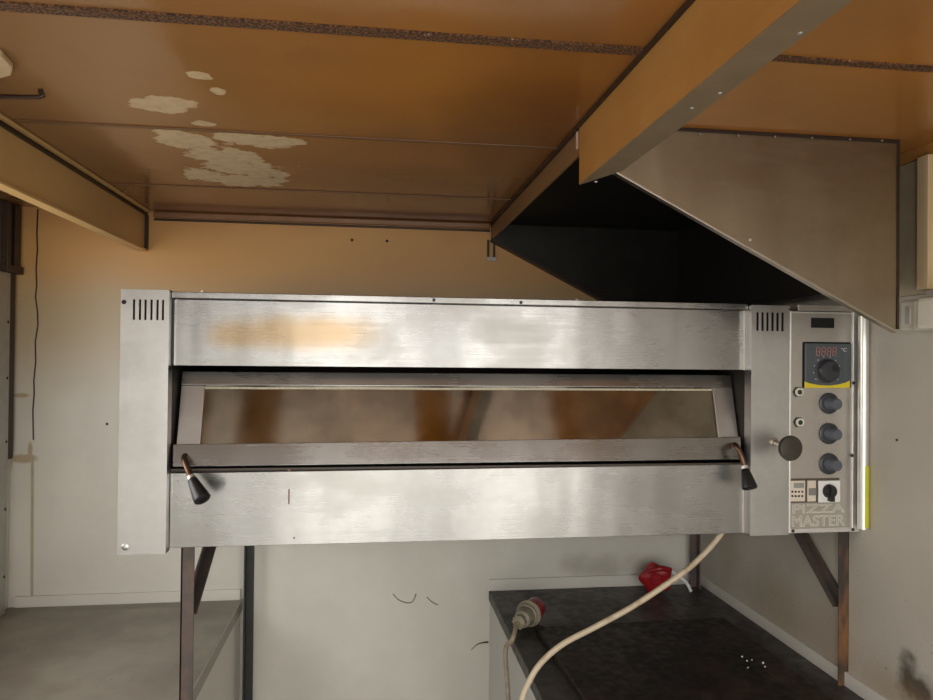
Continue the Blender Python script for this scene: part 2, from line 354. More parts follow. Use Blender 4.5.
# ================================================================== HOOD
HX1 = .9455
hz = lambda x: 1.9757-.503*(x-.345)
h = root('extractor_hood', (.65, 1.6, 1.68), 'dull steel triangular extractor hood, black inside, above the oven', 'hood')
T1 = .0015
zc_ = CE-.001
m = MB().prism([Vector((.392, YH, hz(.392))), Vector((.392, YH, zc_)), Vector((HX1, YH, zc_)), Vector((HX1-.004, YH, hz(HX1)))], (0, T1, 0))
m.build('front_plate', M['steel_hood'], h)
# folded rim below front plate
def rimpts(y, x0, x1, t): return [Vector((x0, y, hz(x0))), Vector((x1, y, hz(x1))), Vector((x1, y, hz(x1)-t)), Vector((x0, y, hz(x0)-t))]
m = MB().prism(rimpts(YH-.002, .398, HX1-.004, .005), (0, .014, 0)); m.build('front_rim', M['rim'], h, bevel=.0008)
yb = YB-.001
m = MB().prism([Vector((.349, yb, hz(.349))), Vector((.349, yb, zc_)), Vector((HX1, yb, zc_)), Vector((HX1, yb, 1.76)), Vector((.78, yb, 1.76))], (0, -T1, 0))
m.build('back_plate', M['steel_dark'], h)
m = MB().prism(rimpts(yb-.03, .347, .76, .009), (0, .03, 0)); m.build('back_rim', M['dark_brown'], h, bevel=.001)
MB().box(HX1-.002, HX1, YH+.002, yb-.002, 1.76, zc_).build('side_plate', M['soot'], h)
MB().box(.395, HX1-.003, YH+.003, yb-.003, zc_-.002, zc_).build('roof_plate', M['soot'], h)
m = MB().prism([Vector((.3505, 1.172, zc_)), Vector((.3505, yb-.002, zc_)), Vector((.3505, yb-.002, hz(.349))), Vector((.3505, 1.172, 1.972))], (.004, 0, 0))
tag(m.build('left_rim_board', plain('brown varnished board', (.20, .105, .045), .35, 0, .25, 20), h), 'brown varnished board closing the left rim')
tag(MB().box(.3485, .3505, 1.174, 1.182, 1.985, CE-.006).build('edge_tab', plain('pinkish tab', (.62, .42, .33), .5), h), 'small pinkish tab')
MB().box(.3440, .3504, 1.172, yb-.01, CE-.008, CE-.0015).build('joint_strip', M['dark_brown'], h)
m = MB().box(.41, HX1, YH-.004, YH-.0005, CE-.006, CE-.0005)
m.build('top_seam', M['dark_brown'], h)
m = MB()
for u in (700, 738, 775, 812, 850, 882):
    p = on(1, YH-.004, u, 134+.036*(u-700)); MB().lathe(p, (0, -1, 0), [(0, .002), (.0015, .0015)], 10).build('rivet', M['galv'], h)
m = MB(); p = on(1, YH, 750, 240); m.lathe(p, (0, -1, 0), [(0, .003), (.002, .002)], 10)
m.build('rivet', M['steel_bright'], h)
MB().box(HX1-.003, HX1+.0015, YH-.002, YH+.01, hz(HX1)+.004, CE-.001).build('edge_sealant', M['dark_brown'], h)
# small bracket under the hood's left back corner
br = root('wall_bracket', (.345, YB, 1.91), 'small dark metal bracket on the back wall below the hood corner', 'bracket')
c = on(1, YB, 491, 250)
MB().box(c.x-.012, c.x-.006, YB-.006, YB, 1.915, 1.972).box(c.x+.006, c.x+.012, YB-.006, YB, 1.915, 1.972).build('arm', M['dark_brown'], br)
MB().box(c.x-.014, c.x+.014, YB-.010, YB-.0065, 1.908, 1.920).build('foot_plate', M['galv'], br, bevel=.001)

# ================================================================== OVEN
ZT = 1.735; ZB = 1.2555
ov = root('pizza_oven', (.28, 1.7, ZB), 'long stainless steel single deck oven with glass door and control panel', 'oven')
LX0, LX1 = -.4600, -.3755          # left column
RX0, RX1 = .7755, .8610            # right column
PX1 = 1.017                        # control panel right side
# carcass: separate blocks leave the baking chamber open
zd0, zd1 = 1.400, 1.5975            # door opening
yb2 = 1.98
m = MB()
m.box(LX0+.002, .985, YP+.003, yb2, zd1+.004, ZT-.004).box(LX0+.002, .985, YP+.003, yb2, ZB+.026, zd0-.003)
m.box(LX0+.002, LX1-.002, YP+.003, yb2, zd0-.003, zd1+.004).box(RX0+.002, .985, YP+.003, yb2, zd0-.003, zd1+.004)
m.build('carcass', M['steel_dark'], ov)
m = MB()                            # baking chamber lining
m.box(LX1-.0018, RX0+.0018, yb2-.004, yb2, zd0, zd1).box(LX1-.0018, RX0+.0018, YP+.003, yb2-.005, zd0-.0025, zd0).box(LX1-.0018, RX0+.0018, YP+.003, yb2-.005, zd1, zd1+.0035)
m.box(LX1-.0018, LX1, YP+.003, yb2-.005, zd0, zd1).box(RX0, RX0+.0018, YP+.003, yb2-.005, zd0, zd1)
m.build('baking_chamber', M['recess'], ov)
# columns with real vent slots
def column(x0, x1, z0, z1, slots, vz0, vz1, name, hole=None):
    m = MB(); y0, y1 = YO, YO+.0015; xs0, xs1 = slots[0][0], slots[-1][1]
    m.box(x0, x1, y0, y1, z0, vz0).box(x0, x1, y0, y1, vz1, z1).box(x0, xs0, y0, y1, vz0, vz1).box(xs1, x1, y0, y1, vz0, vz1)
    for a, b in zip(slots, slots[1:]): m.box(a[1], b[0], y0, y1, vz0, vz1)
    m.box(x0, x0+.0015, y1, YP+.0025, z0, z1).box(x1-.0015, x1, y1, YP+.0025, z0, z1).box(x0, x1, y1, YP+.0025, z1-.0015, z1).box(x0, x1, y1, YP+.0025, z0, z0+.0015)
    o = m.build(name, M['steel_v'], ov)
    mm = MB()
    if hole: mm.lathe(Vector((hole[0], YO-.0002, hole[1])), (0, -1, 0), [(0, .0042), (.0006, .0042)], 16); mm.build('bolt_hole', M['blackhole'], o)
    return o
def slotx(us, v): return [(on(1, YO, u-1.1, v).x, on(1, YO, u+1.1, v).x) for u in us]
vz1, vz0 = on(1, YO, 145, 299.5).z, on(1, YO, 145, 320).z
hp = on(1, YO, 124, 302)
lc = column(LX0, LX1, 1.2507, 1.7375, slotx((134, 140, 145.5, 151.5, 157.5, 163), 310), vz0, vz1, 'side_column', (hp.x, hp.z))
vz1, vz0 = on(1, YO, 770, 312.5).z, on(1, YO, 770, 331).z
rc = column(RX0, RX1, ZB, 1.7325, slotx((757.5, 762.5, 767.5, 772.5, 777.5, 782.5), 321), vz0, vz1, 'side_column')
# dent + scrape marks at the foot of the left column
p = on(1, YO, 125, 547); MB().lathe(p+Vector((0, .002, 0)), (0, -1, 0), [(0, .009), (.0024, .006), (.0030, .002)], 20).build('dent', M['steel_v'], lc, smooth=True)
# panels
ztp = 1.7222
tp = MB().box(LX1+.003, RX0-.006, YP, YP+.002, zd1, ztp).build('top_panel', M['steel_top'], ov, bevel=.0006)
MB().box(LX1+.0005, RX0-.0005, YO+.012, YP+.004, ztp+.0015, ZT+.001).build('top_lip', M['steel_h'], ov, bevel=.0012)
za_, zb2 = on(1, YP-.002, 168, 473.3).z, on(1, YP-.002, 745, 464.3).z
lp = MB().prism([Vector((LX1+.0005, YP-.002, ZB)), Vector((RX0-.006, YP-.002, ZB)), Vector((RX0-.006, YP-.002, zb2)), Vector((LX1+.0005, YP-.002, za_))], (0, .002, 0)).build('lower_panel', M['steel_h'], ov, bevel=.0008)
MB().box(RX0-.0055, RX0-.0003, YP+.0005, YP+.0025, ZB, 1.3985).build('edge_strip', M['steel_panel'], ov)
MB().box(RX0-.0055, RX0-.0003, YP+.0005, YP+.0025, zd1, ztp).build('edge_strip', M['steel_panel'], ov)
m = MB()
for u, v in ((434, 300), (521, 302.5)): p = on(1, YO+.012, u, v); MB().lathe(p, (0, -1, 0), [(0, .0035), (.002, .003)], 14).build('screw', M['black'], ov)
m = MB()
for u, v in ((203, 290.5), (577, 298.5)): p = on(1, YO+.02, u, v); MB().lathe(Vector((p.x, YO+.02, ZT+.001)), (0, 0, 1), [(0, .004), (.003, .0035), (.004, .001)], 14).build('screw', M['steel_bright'], ov)
m = MB()
for u, v, r in ((289, 470, .0028), (294, 538, .0018), (178, 481, .0012)): p = on(1, YP-.002, u, v); MB().lathe(p, (0, -1, 0), [(0, r), (.0005, r)], 10).build('rust_mark', M['bronze'], lp)
m.box(on(1, YP-.002, 288.3, 489).x, on(1, YP-.002, 289.8, 489).x, YP-.0024, YP-.0018, on(1, YP, 289, 504).z, on(1, YP, 289, 489).z)
tag(m.build('rust_mark', M['bronze'], lp), 'small rust marks')
m = MB(); p = on(1, YP, 723, 474)
# ---- door: hinged at the bottom, leaning back
D0 = Vector((0, YP+.003, on(1, YP+.003, 450, 466).z)); top = on(1, YP+.052, 450, 373)
dv = Vector((0, top.y-D0.y, top.z-D0.z)); HT = dv.length; dv.normalize(); dn = Vector((0, -dv.z, dv.y))   # outward normal
R = Matrix(((1, 0, 0, 0), (0, -dn.y, dv.y, D0.y), (0, -dn.z, dv.z, D0.z), (0, 0, 0, 1)))   # local: x, depth(+in), t
def dt(u, v): q = onp(D0, dn, u, v); return q.x, (q-D0).dot(dv)
x0 = dt(178, 420)[0]+.0; x1 = dt(737, 420)[0]
x0t, x1t = dt(179, 378)[0], dt(735, 378)[0]; x0b, x1b = dt(174.5, 456)[0], dt(738.5, 456)[0]
tb = dt(450, 441)[1]; t1 = dt(450, 386)[1]; gx0, gx1 = dt(202.5, 410)[0], dt(716, 410)[0]
dz = on(1, YP, 400, 370).z
door = root('door', (0, 0, 0), None, None); OFF[door.name] = OFF[ov.name]; door.parent = ov; door.location = (0, 0, 0)
MB().box(x0, x1, .001, .016, t1, HT).build('top_rail', M['steel_h'], door, bevel=.001, xf=R)
Q = [dt(u, v) for u, v in ((174.5, 445), (738, 437.5), (739, 459.8), (174, 467.3))]
MB().prism([Vector((a, -.011, b)) for a, b in Q], (0, .024, 0)).build('bottom_rail', M['steel_h'], door, bevel=.0012, xf=R)
tb -= .010
for a, b in ((x0, gx0), (gx1, x1)): MB().box(a, b, .003, .016, tb+.0005, t1-.0005).build('stile', M['steel_v'], door, bevel=.0008, xf=R)
MB().box(gx0+.0005, gx1-.0005, .009, .013, tb+.0005, t1-.0005).build('glass_pane', M['glass'], door, xf=R)
m = MB().box(gx0+.0005, gx1-.0005, .006, .0088, t1-.0065, t1-.0028)
tag(m.build('seal_bead', plain('flaky seal', (.55, .50, .38), .7, 0, .5, 200), door, xf=R), 'flaky pale seal')
# grease strip under the door
m = MB().box(LX1+.001, RX0-.007, YP-.0005, YP+.002, 1.399, 1.403)
m.build('grease_strip', plain('dark grease', (.05, .035, .025), .5, 0, .6, 150), ov)
# handles: bent scorched rod with black conical grip
def handle(pts, g0, g1, y0, yo, yg):
    P = [on(1, y, u, v) for (u, v), y in zip(pts, yo)]
    o = MB().tube(P, .0058, 12).build('door_handle', M['bronze'], door, smooth=True)
    a, b = on(1, yg[0], *g0), on(1, yg[1], *g1); d = b-a; L = d.length
    gr = MB().lathe(a, d, [(0, .0070), (.002, .0085), (L*.35, .0110), (L*.85, .0150), (L*.96, .0150), (L, .0125), (L, .006), (L-.004, .0055)], 28)
    tag(gr.build('grip', M['black'], o, smooth=True), 'black conical grip')
    MB().lathe(a-d.normalized()*.006, d, [(0, .0072), (.006, .0072)], 16).build('ferrule', M['steel_bright'], o, smooth=True)
handle([(185, 456), (184.5, 460), (187, 467), (191, 477)], (192, 479), (203, 500), 0, (1.370, 1.348, 1.335, 1.327), (1.325, 1.300))
handle([(733, 445), (736, 446), (741, 455), (745, 468)], (745, 469), (750, 489), 0, (1.370, 1.345, 1.335, 1.330), (1.329, 1.312))
# damper knob on the right column
kp = on(1, YO, 774, 442); kq = on(1, YO-.050, 787, 447.5)
dk = MB().tube([kp+Vector((0, .003, 0)), kq], .0055, 12, 0).build('damper_pull', M['rim'], ov, smooth=True)
tag(MB().lathe(kq, (0.08, -1, 0), [(0, .012), (.004, .0235), (.010, .0255), (.014, .0245), (.016, .020)], 36).build('damper_knob', M['disc'], dk, smooth=True), 'dark round knob')
MB().lathe(kp, (0, -1, 0), [(-.001, .0085), (.004, .0085), (.005, .007)], 20).build('collar', M['rim'], dk, smooth=True)
# ---- control panel
YC = YO+.004
cp = root('control_panel', (0, 0, 0), None, None); OFF[cp.name] = OFF[ov.name]; cp.parent = ov; cp.location = (0, 0, 0)
X = lambda u, v=420, y=YC: on(1, y, u, v).x
Z = lambda v, u=828, y=YC: on(1, y, u, v).z
MB().box(RX1+.0015, X(851.5), YC, YC+.010, Z(529), Z(312)).build('faceplate', M['steel_panel'], cp, bevel=.0006)
m = MB().box(RX1+.0003, RX1+.0045, YC-.004, YC+.012, Z(532), Z(309)).box(X(851.5), X(858.5), YC-.004, YC+.012, Z(532), Z(311)).box(RX1+.0045, X(851.5), YC-.003, YC+.012, Z(532), Z(527.5)).box(RX1+.0045, X(851.5), YC-.002, YC+.012, Z(313.5), Z(312))
m.build('frame', M['steel_bright'], cp, bevel=.0008)
MB().box(X(798), X(852), YC+.002, YC+.03, Z(311.5), Z(305)).build('top_box', M['steel_panel'], cp, bevel=.001)
MB().box(X(858.7), X(862), YC+.006, YC+.5, Z(532), Z(314)).build('side_cover', M['dark_brown'], cp)
MB().box(X(810.5), X(833.5), YC-.0008, YC+.002, Z(328), Z(318)).build('display_slot', M['blackhole'], cp)
m = MB()
for u, v in ((853.5, 383), (852, 455.5), (853, 529.5), (790.5, 309.5), (793, 531)): p = on(1, YC-.004, u, v); MB().lathe(p, (0, -1, 0), [(0, .0036), (.0015, .003)], 14).build('screw', M['disc'], cp, smooth=True)
# controller
ct = MB().box(X(804, 365), X(850, 365), YC-.005, YC+.001, Z(388), Z(343.5)).build('temperature_controller', M['ctrl'], cp, bevel=.0015)
tag(MB().box(X(802), X(804.3), YC-.001, YC+.001, Z(388), Z(342.3)).box(X(804.3), X(850), YC-.001, YC+.001, Z(343.7), Z(342)).build('bezel_gap', M['blackhole'], ct), 'black gap')
yc = YC-.005
# yellow curved band
A = [(804.5, 381.5), (809, 383.2), (818, 385), (828, 385.6), (838, 384.6), (845, 382.8), (849.7, 380.5), (849.7, 388), (804.5, 388)]
MB().prism([on(1, yc-.0001, u, v) for u, v in A], (0, -.0006, 0)).build('yellow_band', M['yellow'], ct)
# dial
dp = on(1, yc, 826.8, 371); S1 = yc/F
MB().lathe(dp, (0, -1, 0), [(0, 13.4*S1), (.0015, 13.4*S1), (.002, 12.2*S1), (.012, 11.4*S1), (.014, 10.4*S1), (.0146, 8*S1)], 40).build('dial', M['knob'], ct, smooth=True)
tag(MB().lathe(dp+Vector((.010, -.0135, .006)), (0, -1, 0), [(0, 4.5*S1), (.0016, 4.2*S1)], 24).build('dial_thumb_dent', M['black'], ct), 'darker finger dent')
m = MB()
for k in range(10):
    t = math.radians(-125+k*250/9); p = dp+Vector((math.sin(t)*15.6*S1, 0, math.cos(t)*15.6*S1)); m.lathe(p, (0, -1, 0), [(0, .0011), (.0005, .0011)], 8)
m.build('scale_marks', M['print'], ct)
# 8888 display segments
def digits(cx, cz, w, hh, y, name, par):
    m = MB(); t = .00085; sl = .07
    for k in range(4):
        ox = cx+k*w*1.66
        def seg(xa, za, xb, zb):
            sh = lambda x, z: Vector((ox+x+(z)*sl, y, cz+z))
            if za == zb: m.prism([sh(xa+.0006, za-t/2), sh(xb-.0006, za-t/2), sh(xb-.0006, za+t/2), sh(xa+.0006, za+t/2)], (0, -.0005, 0))
            else: m.prism([sh(xa-t/2, za+.0006), sh(xa+t/2, za+.0006), sh(xa+t/2, zb-.0006), sh(xa-t/2, zb-.0006)], (0, -.0005, 0))
        for z in (0, hh/2, hh): seg(0, z, w, z)
        for x in (0, w):
            seg(x, 0, x, hh/2); seg(x, hh/2, x, hh)
    m.build(name, M['digit'], par)
q0 = on(1, yc, 816.0, 355.5)
digits(q0.x, q0.z, 3.9*S1, 8.8*S1, yc-.0001, 'digit_display', ct)
def text(body, u0, u1, v0, v1, y, name, mat, par, outline=False, depth=.0002):
    cu = bpy.data.curves.new(name, 'FONT'); cu.body = body; cu.size = 1
    if outline: cu.fill_mode = 'NONE'; cu.bevel_depth = .024; cu.bevel_resolution = 0; cu.offset = -.0
    else: cu.extrude = .01
    if outline: cu.space_character = 1.02
    t = bpy.data.objects.new(name, cu); COL.objects.link(t); bpy.context.view_layer.update()
    me = bpy.data.meshes.new_from_object(t.evaluated_get(bpy.context.evaluated_depsgraph_get()))
    bpy.data.objects.remove(t); bpy.data.curves.remove(cu)
    xs = [v.co.x for v in me.vertices]; ys = [v.co.y for v in me.vertices]
    a, b = on(1, y, u0, (v0+v1)/2).x, on(1, y, u1, (v0+v1)/2).x; zt, zb = on(1, y, (u0+u1)/2, v0).z, on(1, y, (u0+u1)/2, v1).z
    L = OFF[par.name]
    for v in me.vertices:
        X_ = a+(v.co.x-min(xs))/(max(xs)-min(xs))*(b-a); Z_ = zb+(v.co.y-min(ys))/(max(ys)-min(ys))*(zt-zb); Y_ = y-depth*(1+v.co.z*30)
        v.co = Vector((X_, Y_, Z_))-L
    me.materials.clear(); me.materials.append(mat); me.name = name
    o = bpy.data.objects.new(name, me); COL.objects.link(o); o.parent = par; OFF[o.name] = L; return o
text('°C', 841, 846.5, 348, 351.5, yc, 'unit_mark', M['print'], ct)
# selector knobs
kn = []
for i, (u, v) in enumerate(((828.5, 403.3), (828.5, 433.5), (828.5, 463.8))):
    p = on(1, YC, u, v)
    o = MB().lathe(p, (0, -1, 0), [(0, 11.5*S1), (.003, 11.5*S1), (.004, 10.8*S1), (.0045, 8*S1), (.0045, 7*S1)], 36).build('selector_knob', M['knob'], cp, smooth=True)
    q = p+Vector((.001, 0, 0))
    tag(MB().lathe(q, (0.03, -1, 0), [(.003, 7.5*S1), (.006, 6.6*S1), (.026, 5.9*S1), (.0275, 5.2*S1)], 28).build('knob_grip', M['knob_top'], o, smooth=True), 'blue-grey cylindrical grip')
    MB().box(p.x+11*S1, p.x+13*S1, YC-.003, YC-.0005, p.z-.0015, p.z+.0015).build('pointer', M['black'], o)
    m = MB()
    for k in range(9):
        t = math.radians(-130+k*32.5); pp = p+Vector((math.sin(t)*14.3*S1, 0, math.cos(t)*14.3*S1)); m.lathe(pp, (0, -1, 0), [(0, .0008), (.0004, .0008)], 6)
    m.build('scale_marks', M['print'], o)
for u, v in ((797.6, 392), (798.2, 422.2)):
    p = on(1, YC, u, v)
    o = MB().lathe(p, (0, -1, 0), [(0, 6.0*S1), (.003, 5.8*S1), (.0035, 4.6*S1)], 6).build('push_button', M['disc'], cp)
    MB().lathe(p+Vector((.001, -.0035, 0)), (0, -1, 0), [(0, 4.6*S1), (.003, 4.4*S1), (.003, 3.1*S1)], 24).build('ring', M['print'], o, smooth=True)
    MB().lathe(p+Vector((.001, -.0063, 0)), (0, -1, 0), [(0, 2.8*S1), (.001, 2.4*S1)], 20).build('cap', plain('dark green lens', (.015, .035, .02), .3), o, smooth=True)
# hour counter, rocker, rotary switch
MB().box(X(789.3), X(839.5), YC-.0008, YC+.001, Z(502.2), Z(478)).build('backing_plate', plain('brown backing', (.10, .075, .055), .6), cp)
hc = MB().box(X(790), X(804.5), YC-.004, YC-.0008, Z(500.5), Z(480)).build('timer', M['ivory'], cp, bevel=.0006)
MB().box(X(793), X(803), YC-.0046, YC-.0040, Z(487), Z(482)).build('timer_display', plain('grey lcd', (.30, .30, .27), .3), hc)
m = MB()
for j in range(2):
    for i in range(4): p = on(1, YC-.004, 792.3+i*3.3, 491.7+j*4.3); m.lathe(p, (0, -1, 0), [(0, .0022), (.0015, .0019)], 10)
m.build('timer_buttons', M['blackhole'], hc)
rk = MB().box(X(806.8), X(815.2), YC-.004, YC-.0008, Z(500.8), Z(480)).build('rocker_switch', M['ivory'], cp, bevel=.0006)
MB().box(X(807.8), X(815), YC-.007, YC-.004, Z(494.5), Z(487.5)).build('rocker', plain('grey rocker', (.22, .22, .21), .4), rk, bevel=.001)
rs = MB().box(X(817.6), X(839.4), YC-.005, YC-.0008, Z(502), Z(480.2)).build('rotary_switch', M['white'], cp, bevel=.0016)
p = on(1, YC-.005, 829, 491)
MB().lathe(p, (0, -1, 0), [(0, 7.6*S1), (.008, 7*S1), (.010, 6*S1)], 32).box(p.x-2.4*S1, p.x+2.4*S1, p.y-.013, p.y-.002, p.z-10.3*S1, p.z+6*S1).build('switch_knob', M['black'], rs, bevel=.0012, smooth=True)
text('PIZZA', 792.5, 845, 504, 513, YC, 'lettering_upper', M['letter'], cp, True)
text('MASTER', 791.8, 845, 515, 526.3, YC, 'lettering_lower', M['letter'], cp, True)
# bright round edge trim on the right, with lime sticker
ys = 1.318; p1, p2 = on(1, ys, 867.5, 400), None
xa, xb = on(1, ys, 862.3, 400).x, on(1, ys, 871.5, 400).x
zs1, zs0 = on(1, ys, 867, 316).z, on(1, ys, 865, 530).z
xm, rr = (xa+xb)/2, (xb-xa)/2
o = MB().lathe((xm, ys+rr, zs0), (0, 0, 1), [(0, rr), (zs1-zs0, rr)], 24).build('edge_trim', M['steel_bright'], ov, smooth=True)
za, zb_ = on(1, ys, 867, 466).z, on(1, ys, 866, 528).z
m = MB(); n = 10; arc = []
for k in range(n+1):
    t = math.radians(-100+k*12.5); arc.append((math.sin(t+math.pi/4)*1, t))
pts = [Vector((xm+rr*1.03*math.sin(math.radians(-15+k*10)), ys+rr-rr*1.03*math.cos(math.radians(-15+k*10)), zb_)) for k in range(9)]
for a, b in zip(pts, pts[1:]):
    c_ = Vector((xm, ys+rr, zb_)); m.prism([a, b, b+(b-c_)*.06, a+(a-c_)*.06], (0, 0, za-zb_))
tag(m.build('sticker', M['lime'], o), 'lime yellow sticker')

# ================================================================== STAND
st = root('oven_stand', (.3, 1.7, 0), 'dark rusty angle-iron stand with diagonal braces carrying the oven', 'stand')
SW = .0245; ST = .004
def leg(x, y, sx, sy, z0, mat):
    m = MB(); m.box(min(x, x+sx*SW), max(x, x+sx*SW), min(y, y+sy*ST), max(y, y+sy*ST), z0, ZB+.012)
    m.box(min(x, x+sx*ST), max(x, x+sx*ST), min(y, y+sy*SW), max(y, y+sy*SW), z0, ZB+.012)
    return m.build('leg', mat, st, bevel=.0008)
yf, yr = 1.385, 2.035
xfl = on(1, yf, 180, 620).x; xrl = on(1, yr, 244.7, 620).x; xfr = on(1, yf, 849.5, 600).x; xrr = on(1, yr, 697, 570).x
leg(xfl, yf, 1, 1, 0, M['iron']); leg(max(xrl, -.3600), yr, 1, -1, 0, M['darkiron'])  # rear left leg has a darker iron tone than the others
leg(xfr, yf, -1, 1, CT, M['rust']); leg(xrr, yr, -1, -1, CT, M['iron'])
def brace(xc, za, ya, zb, yb_, s):
    a, b = Vector((xc, ya, za)), Vector((xc, yb_, zb)); d = (b-a).normalized(); n = Vector((1, 0, 0)).cross(d)
    m = MB(); m.prism([a-n*.011, b-n*.011, b+n*.011, a+n*.011], (.004*s, 0, 0)); m.prism([a-n*.011, b-n*.011, b-n*.007, a-n*.007], (.022*s, 0, 0))
    m.build('brace', M['iron'], st)
zl = on(1, yf, 193, 612).z
brace(xfl+.005, zl, yf+.010, 1.262, yf+.27, 1)
zr_ = on(1, yf, 834, 606).z
brace(xfr-.005, zr_, yf+.010, 1.262, yf+.215, -1)
m = MB().box(xfl, xfr, yf+.002, yf+.024, ZB+.012, ZB+.0255).box(xfl, xfr, yr-.024, yr-.002, ZB+.012, ZB+.0255)
for x in (xfl, xfr-.024): m.box(x, x+.024, yf+.024, yr-.024, ZB+.012, ZB+.0255)
m.build('top_rail', M['iron'], st)

# ================================================================== WORKTOPS
lk = root('worktop', (-.68, 1.5, 0), 'worn cream worktop unit in the left corner below the window frame', 'counter')
LXE = -.368
MB().box(XL+.001, LXE, .95, YB-.0005, CT-.028, CT).build('top', M['pale_top'], lk, bevel=.002)
tag(MB().box(LXE, LXE+.004, .95, YB-.0005, CT-.030, CT+.001).build('edge_band', plain('grey edge band', (.34, .31, .26), .5, 0, .2, 50), lk), 'grey edge band')
MB().box(LXE-.020, LXE-.002, .97, YB-.001, 0, CT-.0285).build('side_panel', M['panel'], lk)
rk_ = root('worktop', (.69, 1.5, 0), 'greasy black worktop unit in the right corner under the control panel', 'counter')
RXE = .352
MB().box(RXE, XR-.001, .95, YB-.0005, CT-.030, CT).build('top', M['dark_top'], rk_, bevel=.003)
MB().box(RXE+.004, RXE+.022, .97, YB-.001, 0, CT-.0305).build('side_panel', plain('grey white cabinet panel', (.58, .57, .53), .45, 0, .05, 8), rk_)
# dark sheet lying on the right worktop
tr_ = MB().prism([Vector((.418, 1.732, CT+.0002)), Vector((.93, 1.745, CT+.0002)), Vector((.93, 1.05, CT+.0002)), Vector((.437, 1.05, CT+.0002))], (0, 0, .018))
tag(tr_.build('baking_stone', M['tray'], bevel=.003), 'scorched dark flat slab lying on the black worktop', 'slab')
# crumbs on it
for k, (u, v, r) in enumerate(((742, 657, .0022), (747, 661, .0018), (748, 668, .0016), (763, 663, .0024), (765, 667, .0018), (752, 660, .0014))):
    p = on(2, CT+.0182, u, v)
    o = MB().lathe(p, (0, 0, 1), [(0, r), (r*.7, r*.9), (r*1.2, r*.4)], 7).build('crumb', M['white'])
    tag(o, 'tiny pale crumb scattered on the dark slab', 'crumb', 'pale crumbs on the dark slab')
# pale board edge at the far left, standing on the left worktop
a = on(2, CT, 5, 632); b = on(2, CT, 6, 700)
m = MB().box(-.957, -.935, 1.50, 1.90, CT, CT+.035)
tag(m.build('board_offcut', M['cream'], bevel=.003), 'cream board edge lying on the left worktop at the photo edge', 'board')

# ================================================================== CABLES AND CONNECTORS
pts = [((720, 534), 1.46), ((712, 545), 1.455), ((690, 567), 1.45), ((661, 588), 1.45), ((630, 608), 1.45), ((597, 626), 1.45), ((563, 644), 1.44), ((541, 663), 1.43), ((528, 684), 1.42), ((521, 706), 1.41), ((517, 760), 1.40)]
P = [on(1, y, u, v) for (u, v), y in pts]; P[0] = on(1, 1.46, 729, 523)
P += [Vector((P[-1].x-.0, 1.39, .3)), Vector((.1, 1.35, .006)), Vector((-.1, 1.2, .006))]
cb = MB().tube(P, .0062, 12, 8).build('power_cable', M['cable'], smooth=True)
tag(cb, 'old cream power cable hanging down from the underside of the oven', 'cable')
# plug with its own cable
za = CT+.034
A0 = on(2, za, 518, 623); A1 = on(2, za, 544, 600); A1 = A0+(A1-A0); d = (A1-A0); d.z = 0; L = .098; d.normalize()
pl = root('power_plug', (A0.x, A0.y, CT), 'grimy grey industrial plug with red face lying on the black worktop edge', 'plug')
MB().lathe(A0, d, [(0, .011), (.004, .016), (.014, .017), (.016, .0145), (.022, .0145), (.026, .021), (.05, .026), (.054, .0245), (.056, .029), (.062, .029), (.064, .027), (.068, .032), (.075, .0325), (.078, .030)], 36, 0).build('body', M['plug'], pl, smooth=True)
m = MB()
for k in range(10):
    t = k*math.pi/5; ax, aa, bb = m.frame(d); c = A0+d*.008+(aa*math.cos(t)+bb*math.sin(t))*.016
    m.lathe(c, d, [(-.006, .0022), (.006, .0022)], 6)
m.build('gland_ribs', M['plug'], pl)
tag(MB().lathe(A0, d, [(.078, .0285), (.100, .0282), (.124, .027), (.128, .024), (.128, .020), (.116, .019)], 32).build('socket_face', M['red'], pl, smooth=True), 'red plastic face')
tag(MB().lathe(A0, d, [(.0705, .0338), (.0745, .0338)], 32).build('ring', M['cablegrime'], pl, smooth=True), 'pale ring')
P = [A0+d*.004, A0-d*.012+Vector((0, 0, -.004)), on(1, A0.y-.05, 514, 640), on(1, 1.70, 511, 665), on(1, 1.67, 508, 695), on(1, 1.66, 507, 740), Vector((.30, 1.62, .3)), Vector((.25, 1.5, .006)), Vector((.0, 1.45, .006))]
P[2] = Vector((.345, A0.y-.045, CT+.012)); P[3] = Vector((.335, 1.71, CT-.03))
tag(MB().tube(P, .0058, 10, 8).build('cord', M['cablegrime'], pl, smooth=True), 'grimy beige cord')
# second red connector at the back
C = on(1, 1.965, 659, 585); C.z = CT+.052
rc_ = root('socket_connector', (C.x, C.y, CT), 'crumpled red industrial connector with a white cable stub by the back corner', 'connector')
dd = Vector((-.25, -1, -.15))
MB().lathe(C+Vector((0, .03, .0)), dd, [(-.03, .024), (-.005, .030), (0, .040), (.010, .045), (.020, .046), (.026, .040), (.03, .032), (.031, .020), (.024, .014)], 60, 5, .10).build('shell', M['red'], rc_, smooth=True)
MB().tube([C+Vector((-.03, -.005, .026)), C+Vector((-.005, -.020, .036)), C+Vector((.03, -.01, .028))], .008, 10).build('lid', M['red'], rc_, smooth=True)
w0, w1, w2 = on(1, 1.99, 676, 575), on(1, 1.985, 684, 580), on(1, 1.98, 691, 591)
w2.z = CT+.006
tag(MB().tube([C+Vector((.0, .045, .01)), C+Vector((.03, .04, .02)), w1, w2], .005, 10).build('cable_stub', M['white'], rc_, smooth=True), 'white cable stub')

